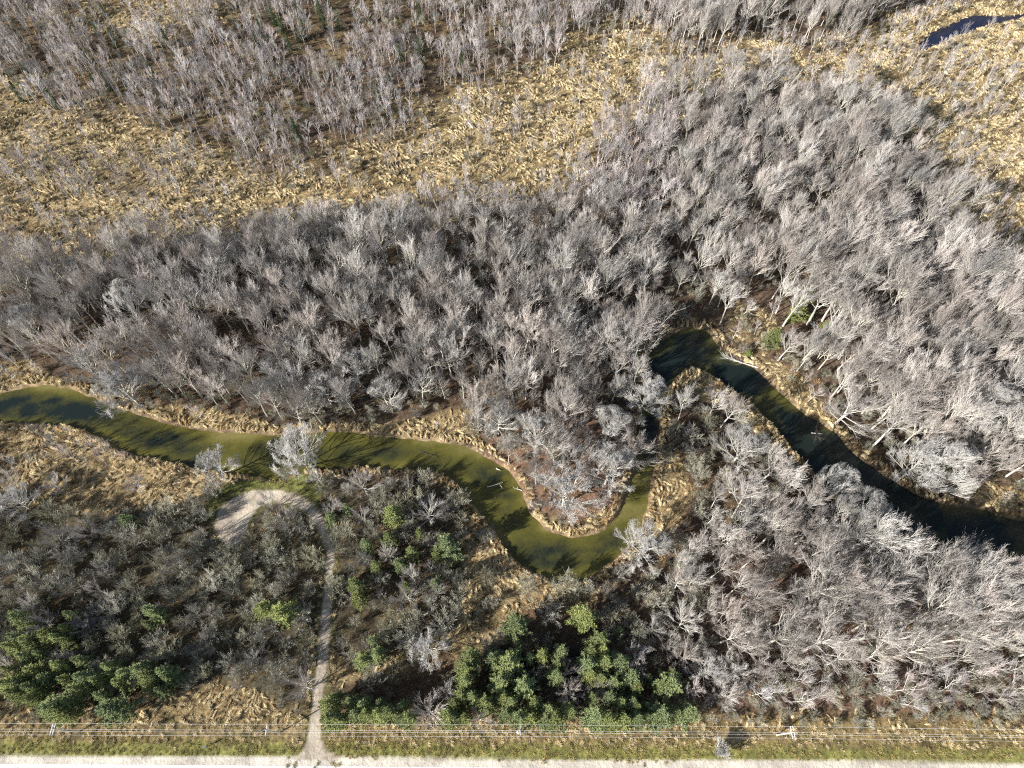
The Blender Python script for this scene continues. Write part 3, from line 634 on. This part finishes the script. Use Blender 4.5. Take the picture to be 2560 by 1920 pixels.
def pos_label(head, where, x, y, z):
    a, b = pix(np.float64(x), np.float64(y), z); 
    l = '%s, %s, %d%% across, %d%% down the photo' % (head, where, round(max(0, min(100, a/22.12))), round(max(0, min(100, b/16.59))))
    if l in usedl:
        usedl[l] += 1; l = l.replace(head, ['taller', 'slimmer', 'leaning', 'darker'][usedl[l] % 4]+' '+head)
    usedl.setdefault(l, 0); return l
def z_at(x, y):
    X1 = np.array([x]); Y1 = np.array([y]); return float(gz(fields(X1, Y1), X1, Y1)[0])
for t in single:
    kk = K[t[2]][t[3] % len(K[t[2]])]; s = t[4]/kk['H']; sx = t[5] if t[7] else s*t[5]
    a, b = pix(np.float64(t[0]), np.float64(t[1]), t[4]*.6)
    where = ZL(a, b); lb = t[7] or pos_label('bare grey tree', where, t[0], t[1], t[4]*.6)
    place('bare_tree', kk, t[0], t[1], z_at(t[0], t[1])-.1, t[6], sx, s, lb, 'bare tree', None if t[7] else 'bare trees of the '+where)
srcs = []; off = {}
for kd in ('forest', 'thin', 'broad', 'round'): off[kd] = len(srcs); srcs += [q['join'] for q in K[kd]]
x = np.array([t[0] for t in rest]); y = np.array([t[1] for t in rest]); f = fields(x, y)
scl = np.array([(t[4]/K[t[2]][0]['H']*t[5],)*2+(t[4]/K[t[2]][0]['H'],) for t in rest])
scatter('bare_wood', np.stack([x, y, gz(f, x, y)-.1], 1), np.array([t[6] for t in rest]), scl, [off[t[2]]+t[3] % len(K[t[2]]) for t in rest], source('tree', srcs), 'dense leafless grey woodland filling the far side of the river', 'woodland')
print('trees', len(single), len(rest))
# pines
PN = []
for s in range(6):
    W, T = pine(200+s, 9, 2.6); PN.append(dict(H=9, R=rad92(T), wood=W.mesh('pine_trunk', M['pinebark']), crown=T.mesh('pine_crown', M['needle'])))
pxy = []
pines = [(1259,1329,22),(1339,1359,9),(1295,1380,18),(1278,1404,13),(1300,1404,13),(1269,1434,18),(1304,1425,18),(1335,1429,20),(1275,1459,14),(1300,1467,15),(1325,1469,15),(1365,1464,19),(1377,1489,14),(1400,1462,8),(1450,1477,22),(1430,1479,15),(1453,1457,13),(1283,1507,13),(1323,1504,15),(1340,1519,14),(1365,1517,13),(1377,1529,12),(1398,1524,8),(1285,1549,19),(1320,1552,20),(1350,1552,17),(1377,1554,16),(1393,1549,13),(1425,1549,21),(1458,1541,13),(1485,1544,20),(1213,1409,14),(1205,1434,12),(1202,1457,15),(1210,1469,10),(1185,1534,14),(1228,1532,15),(1200,1552,18),(1180,1554,14),(1116,1354,23),(1015,1419,19),(1004,1446,17),(1004,1477,16),(1064,1419,16),(1100,1430,24),(1083,1474,19),(1133,1477,20),(1146,1419,9),(1171,1411,14),(998,1501,15),(1020,1507,15),(982,1520,14),(1050,1520,17),(966,1548,17),(982,1548,14),(1001,1548,12),(1089,1507,13),(1105,1518,14),(1091,1539,14),(1121,1548,16),(1154,1523,15),(1146,1548,14),(706,1523,16),(728,1501,9),(752,1515,13),(711,1550,18),(730,1553,14),(782,1520,14),(766,1542,13),(788,1545,15),(823,1518,11),(818,1540,15),(843,1537,17),(867,1523,10),(881,1550,15),(867,1553,12),(777,1425,14),(810,1413,14),(804,1381,10),(766,1261,13),(770,1291,13),(875,1266,10),(941,1258,12),
 (40,1335,15),(54,1355,12),(30,1328,10),(101,1372,17),(120,1378,14),(141,1362,12),(141,1388,12),(60,1378,15),(30,1378,12),(64,1395,13),(84,1414,11),(47,1419,13),(71,1446,14),(20,1452,14),(13,1479,17),(40,1476,13),(64,1483,15),(30,1499,14),(77,1493,11),(111,1520,22),(101,1540,14),(131,1540,15),(235,1442,14),(272,1452,15),(299,1449,17),(312,1466,16),(356,1452,16),(322,1483,13),(363,1466,12),(181,1459,15),(165,1486,14),(175,1425,12),(239,1530,23),(322,1318,13),(333,1325,12),(316,1348,7),(564,1315,16),(605,1316,20),(966,1176,20),(844,1111,17),(838,1161,14),(750,1095,8),(788,1176,11),(810,1223,10),(710,1117,9),(269,1123,12),(18,1395,13),(75,1350,12),(150,1330,11),(120,1440,13),(140,1465,12),(95,1465,12),(205,1470,12),(215,1505,12),(150,1515,12),(60,1510,12),(258,1475,12),(335,1465,12),(345,1490,11),(890,1190,11),(860,1215,11),(945,1195,10),(905,1150,9),(1730,663,13),(1674,722,15)]
def pwhere(a, b):
    if a < 420 and b > 1290: return 'dark stand at lower left'
    if 690 < a < 900 and b > 1490: return 'roadside row right of the track'
    if a > 940 and b > 1390: return 'plantation above the road, left block' if a < 1240 else 'plantation above the road, right block'
    return 'scrub' if a < 1500 else 'clearing on the far right bank'
special = {(1259,1329): 'round blue green pine standing alone below the river bend', (1116,1354): 'lone round pine left of the dark lane above the plantation', (966,1176): 'lone pale green pine left of the lower river bend', (239,1530): 'wide green pine at the edge of the tan reeds at lower left', (605,1316): 'larger of the two pines left of the track in the scrub', (564,1315): 'smaller of the two pines left of the track in the scrub', (1450,1477): 'biggest pine of the cluster right of the plantation'}
for n_, (a, b, rp) in enumerate(pines):
    h = min(14, 5.8+.4*rp); p = at(a, b, h*.7); rc = rp/F*depth(p[0], p[1], h*.7)*1.3; kk = PN[n_ % 6]; pxy.append((p[0], p[1], rc))
    lb = special.get((a, b)) or pos_label('green pine', pwhere(a, b), p[0], p[1], h*.7)
    place('pine_tree', kk, p[0], p[1], z_at(p[0], p[1])-.1, nrm.random()*6.28, rc/kk['R'], h/kk['H'], lb, 'pine tree', None if (a, b) in special else 'pines')
SP = []
for s in range(3):
    W, T = pine(300+s, 9, 1.15, 15, .8, True); SP.append(dict(H=9, R=1.15, wood=W.mesh('spruce_trunk', M['pinebark']), crown=T.mesh('spruce_crown', M['needled'])))
spruces = [(222,20),(358,84),(10,144),(228,175),(265,171),(34,198),(50,192),(111,212),(181,118),(588,34),(605,50),(642,74),(642,17),(699,50),(729,50),(711,6),(581,91),(549,84),(205,60),(55,155),(84,57),(323,145),(202,178),(638,279),(242,81),(768,32),(906,25),(996,42),(905,102),(996,120),(863,109),(843,179),(810,200),(690,22),(655,60),(560,60),(622,90)]
for n_, (a, b) in enumerate(spruces):
    h = 6+4*nrm.random(); p = at(a, b, h*.5); kk = SP[n_ % 3]
    place('spruce_tree', kk, p[0], p[1], z_at(p[0], p[1])-.1, nrm.random()*6.28, h/9*1.1, h/9, pos_label('narrow dark spruce', 'upper left wood', p[0], p[1], h*.5), 'spruce tree', 'dark spruces among the bare trees')
LB = []
for s in range(2):
    W, T = leafbush(400+s, 2.6, 1.6); LB.append(dict(H=2.6, R=1.6, wood=W.mesh('bush_stems', M['pinebark']), crown=T.mesh('bush_leaves', M['leafgreen'])))
for n_, (a, b, rp, h) in enumerate([(1745,640,15,5),(1708,688,10,3),(1786,703,12,4),(1749,685,9,3),(1617,763,8,2.2),(1944,917,7,2),(1398,720,5,2),(455,1112,8,2),(715,1108,8,2.4),(436,1180,7,2)]):
    p = at(a, b, h*.6); kk = LB[n_ % 2]; e = empty('green_shrub', (p[0], p[1], z_at(p[0], p[1])-.1), n_, (rp/F*depth(p[0], p[1], h)/kk['R'],)*2+(h/kk['H'],))
    tag(e, pos_label('leafy green shrub', 'clearing' if a > 1300 else 'scrub', p[0], p[1], h*.6), 'shrub', 'green shrubs'); link('stems', kk['wood'], e); link('leaves', kk['crown'], e)
# scrub below the river
x, y, px, py, r = candidates(2.6, 21, 130); f = fields(x, y); sh = []
for i in r.permutation(x.size):
    if not (py[i] > 1010 and px[i] < 1500) and not (inside(INNER, x[i:i+1], y[i:i+1])[0]) and not (py[i] > 1470 and px[i] > 1400): continue
    if f['riv'][i] < 2 or f['trk'][i] < 1.9 or f['road'][i] < 7.5 or (1020 < px[i] < 1375 and py[i] < 1165 and inside(poly([(1020,940),(1095,1015),(1133,1080),(1180,1140),(1230,1160),(1270,1157),(1333,1112),(1377,960),(1380,900)]), x[i:i+1], y[i:i+1])[0]): continue
    m = max(f['marsh'][i], f['dark'][i]*.9); 
    if f['green'][i] > .4 and r.rand() < .8: continue
    if r.rand() < m*.93: continue
    if px[i] > 1230 and r.rand() < .45: continue
    h = r.uniform(3.0, 6.4)
    if f['road'][i] < 14: h = r.uniform(1.5, 2.6)
    sp = .62*h+.5
    if any((q[0]-x[i])**2+(q[1]-y[i])**2 < ((sp+q[3])*.5)**2 for q in sh): continue
    if not keeps_open(x[i], y[i], h, sp*.9, .7)[0]: continue
    if any((q[0]-x[i])**2+(q[1]-y[i])**2 < (q[2]*.8+sp*.4)**2 for q in pxy+hero_xy): continue
    sh.append((x[i], y[i], h, sp, px[i], py[i]))
sh.sort(key=lambda q: -q[2]*(1 if -5 < q[4] < 2217 and q[5] < 1662 else .01)); print('shrubs', len(sh))
for q in sh[:295]:
    kk = K['shrub'][r.randint(0, 5)]; s = q[2]/kk['H']; a, b = pix(q[0], q[1], q[2]*.6)
    where = 'scrub left of the track' if a < 690 else 'scrub right of the track' if a < 1020 else 'scrub round the pines' if a < 1480 and b > 1200 else 'inner land' if a < 1800 and b < 1250 else 'roadside brush'
    place('bare_shrub', kk, q[0], q[1], z_at(q[0], q[1])-.1, r.uniform(0, 6.28), s*1.08, s, pos_label('twiggy bare shrub', where, q[0], q[1], q[2]*.6), 'shrub', 'bare shrubs of the '+where)
rs = sh[295:]
x, y, px, py, r = candidates(3.1, 31); f = fields(x, y)
pr = np.where(f['riv'] < 16, .75, .22); pr = np.where((px > 1400) & (py > 1380), .8, pr)*(1-.85*f['marsh'])*(1-f['dark'])
gp = np.zeros(x.size, bool)
for P in GAPS: gp |= inside(P, x, y)
k = (r.uniform(size=x.size) < pr) & ~gp & (f['riv'] > 2) & (f['pond'] > 4) & (f['trk'] > 2) & (f['road'] > 8) & ((py < 1010) | (px > 1450)) & keeps_open(x, y, x*0+2.5, x*0+1.5, .8)
rs = rs+[(a, b, r.uniform(1.4, 3.4)) for a, b in zip(x[k], y[k])]; print('understorey', len(rs))
if rs:
    x = np.array([q[0] for q in rs]); y = np.array([q[1] for q in rs]); f = fields(x, y)
    scatter('small_shrubs', np.stack([x, y, gz(f, x, y)-.1], 1), r.uniform(0, 6.28, len(rs)), np.array([q[2]/4.5 for q in rs]), r.randint(0, 5, len(rs)), source('shrub', [q['join'] for q in K['shrub']]), 'small twiggy grey shrubs growing low between the trees and along the banks', 'shrubs')
# ------------------------------------------------------------------ power line
def cyl(p, q, r1_, r2_, n=8):
    B = MB(); B.tube([Vector(p), Vector(q)], [r1_, r2_], n); return B
HP = 10.8
def utility_pole(loc, rz, label, arms=1, lamp=False, can=False, armL=1.25):
    e = empty('utility_pole', loc, rz); tag(e, label, 'utility pole')
    link('pole', cyl((0,0,-.5), (0,0,HP), .17, .11, 10).mesh('pole', M['pole']), e)
    for k in range(arms):
        B = MB(); xo = (k-.5*(arms-1))*.55+(.16 if arms == 1 else 0); B.box((xo, 0, HP-.35), (.07, armL, .07)); a = link('crossarm', B.mesh('crossarm', M['galv']), e)
        for yy in (-armL*.92, 0, armL*.92):
            I = MB(); I.tube([Vector((xo, yy, HP-.28)), Vector((xo, yy, HP-.2)), Vector((xo, yy, HP-.1)), Vector((xo, yy, HP-.02))], [.05, .09, .06, .03], 8); link('insulator', I.mesh('insulator', M['ceram']), a)
    if can:
        B = MB(); B.tube([Vector((-.35,-.25,HP-2.2)), Vector((-.35,-.25,HP-2.1)), Vector((-.35,-.25,HP-1.2)), Vector((-.35,-.25,HP-1.1))], [.2,.29,.29,.16], 12); t = link('transformer', B.mesh('transformer', M['galv']), e)
        link('bushing', cyl((-.35,-.25,HP-1.1), (-.35,-.25,HP-.85), .05, .03).mesh('bushing', M['ceram']), t)
    return e
PP = [at(-330,1574,HP-.2), at(113,1575,HP-.2), at(573,1577,HP-.2), at(1122,1578,HP-.2), at(1713,1582,HP-.2), at(2330,1590,HP-.2)]
lab = ['power pole beyond the left edge', 'leftmost power pole with a double crossarm over the brush', 'power pole with one short crossarm left of the gravel track', 'power pole with a grey transformer below the pine plantation', 'rightmost power pole with a double crossarm by the tan verge', 'power pole beyond the right edge']
cfg = [dict(), dict(arms=2), dict(), dict(can=True), dict(arms=2), dict()]
for p, l, c in zip(PP[1:5], lab[1:5], cfg[1:5]): utility_pole((p[0], p[1], 0), 0, l, **c)
for n_, (yo, zo, l) in enumerate([(1.15, -.05, 'power wire farthest from the road'), (0, -.05, 'middle power wire over the pole tops'), (-1.15, -.05, 'power wire nearest to the road'), (-.35, -1.6, 'low neutral wire slung beneath the others')]):
    B = MB(); path = []
    for a, b in zip(PP[:-1], PP[1:]):
        for k in range(12):
            t = k/12; p = a*(1-t)+b*t; path.append(Vector((p[0], p[1]+yo, HP+zo-1.1*4*t*(1-t)*.8)))
    path.append(Vector((PP[-1][0], PP[-1][1]+yo, HP+zo))); B.tube(path, [.019]*len(path), 4); o = link('power_wire', B.mesh('power_wire', M['wire'])); tag(o, l, 'power line', 'wires of the power line')
# marker posts by the road
p = at(1066,1625); e = empty('marker_post', (p[0], p[1], 0)); tag(e, 'short pale marker post in the verge with a long shadow', 'post'); link('post', cyl((0,0,-.2), (0,0,1.5), .09, .08).mesh('post', M['white']), e); link('cap', cyl((0,0,1.5), (0,0,1.58), .11, .04).mesh('cap', M['pole']), e)
p = at(449,1613); e = empty('road_sign', (p[0], p[1], 0)); tag(e, 'small blue roadside sign on a post left of the track', 'sign')
link('post', cyl((0,0,-.2), (0,0,1.9), .05, .05).mesh('post', M['galv']), e); B = MB(); B.box((0,-.08,1.5), (.3,.02,.42), .0); B.box((0,-.1,1.9),(.3,.1,.02)); link('sign_plate', B.mesh('sign_plate', M['blue']), e)
# pale grass mound by the road
W, T = bare(900, 2.2, 1.9, base=.05, n1=16, n2=5, n3=7, n4=5, tw=.02, stems=8); p = at(1553,1622,.8); e = empty('pale_bush', (p[0], p[1], 0), 0, 1.25); tag(e, 'pale whitish bush at the road edge below the right wood', 'bush'); link('stems', W.mesh('pale_bush_stems', M['whitewood']), e); link('twigs', T.mesh('pale_bush_twigs', M['whitewood']), e)
# ------------------------------------------------------------------ fallen wood in the river
def fallen(name, a, b, rad, label, wood, br=8, z0=-.75, z1=-.5, seed=0, tangle=0):
    r = random.Random(seed); p = Vector(at(*a, z0)); q = Vector(at(*b, z1)); d = (q-p); L = d.length; d.normalize()
    e = empty(name, p); tag(e, label, 'driftwood')
    pts, _ = bend(Vector((0,0,0)), d, L, 0, 5, r, .08); B = MB(); B.tube(pts, [rad*(1-.7*i/5) for i in range(6)], 6); link('trunk', B.mesh('log', wood), e)
    if br:
        T = MB()
        for k in range(br):
            s = U(r,.4,1)*5; j = min(4, int(s)); c = pts[j].lerp(pts[j+1], s-j); dd = (d+Vector((U(r,-1,1),U(r,-1,1),U(r,-.1,.7)))*.8).normalized(); LL = L*U(r,.2,.45)
            bp, _ = bend(c, dd, LL, .1, 3, r, .15); T.tube(bp, [rad*.35, rad*.25, rad*.15, .01], 4, False)
            for m_ in range(7):
                k2 = r.randint(0, 2); c2 = bp[k2].lerp(bp[k2+1], r.random()); T.spike(c2, (dd+Vector((U(r,-1,1),U(r,-1,1),U(r,-.3,.8)))).normalized(), LL*U(r,.2,.5), .03)
        link('branches', T.mesh('branches', wood), e)
fallen('fallen_tree', (1640,795), (1565,775), .22, 'white fallen tree with bare branches spread over the right river limb', M['whitewood'], 14, -.5, .3, 1)
fallen('driftwood', (1600,785), (1560,715), .2, 'dark brown tangle of dead branches heaped on the upper bend bank', M['darkwood'], 26, -.2, .3, 2)
fallen('fallen_log', (1752,935), (1778,938), .2, 'short white log at the end of the dark snag on the right limb', M['whitewood'], 0, -.7, -.5, 3)
fallen('driftwood', (1768,885), (1766,945), .2, 'dark snag of dead branches on the far bank of the right limb', M['darkwood'], 18, -.3, -.5, 4)
fallen('fallen_log', (1052,1052), (1087,1046), .14, 'curved pale log lying in the water left of the loop', M['whitewood'], 1, -.85, -.8, 5)
fallen('driftwood', (1072,1012), (1080,1016), .2, 'small white stump breaking the water left of the loop', M['whitewood'], 3, -.8, -.5, 6)
fallen('driftwood', (1128,1060), (1112,1052), .13, 'forked pale branch at the left bank of the loop', M['whitewood'], 5, -.5, -.7, 7)
fallen('driftwood', (1070,1080), (1080,1040), .12, 'dark sunken branch crossing the curved pale log', M['darkwood'], 4, -.95, -.85, 8)
fallen('driftwood', (430,960), (470,968), .1, 'thin dark sunken branch in the left reach of the river', M['darkwood'], 5, -.93, -.86, 9)
fallen('driftwood', (905,975), (935,985), .1, 'thin dark sunken branch in the middle reach of the river', M['darkwood'], 4, -.93, -.86, 10)
fallen('fallen_tree', (1690,775), (1760,760), .3, 'pale fallen trunk lying in the clearing on the far right bank', M['whitewood'], 8, .3, 1.0, 11)
fallen('fallen_log', (1012,265), (1024,277), .3, 'pale log lying in the central tan marsh', M['whitewood'], 0, .9, 1.0, 12)
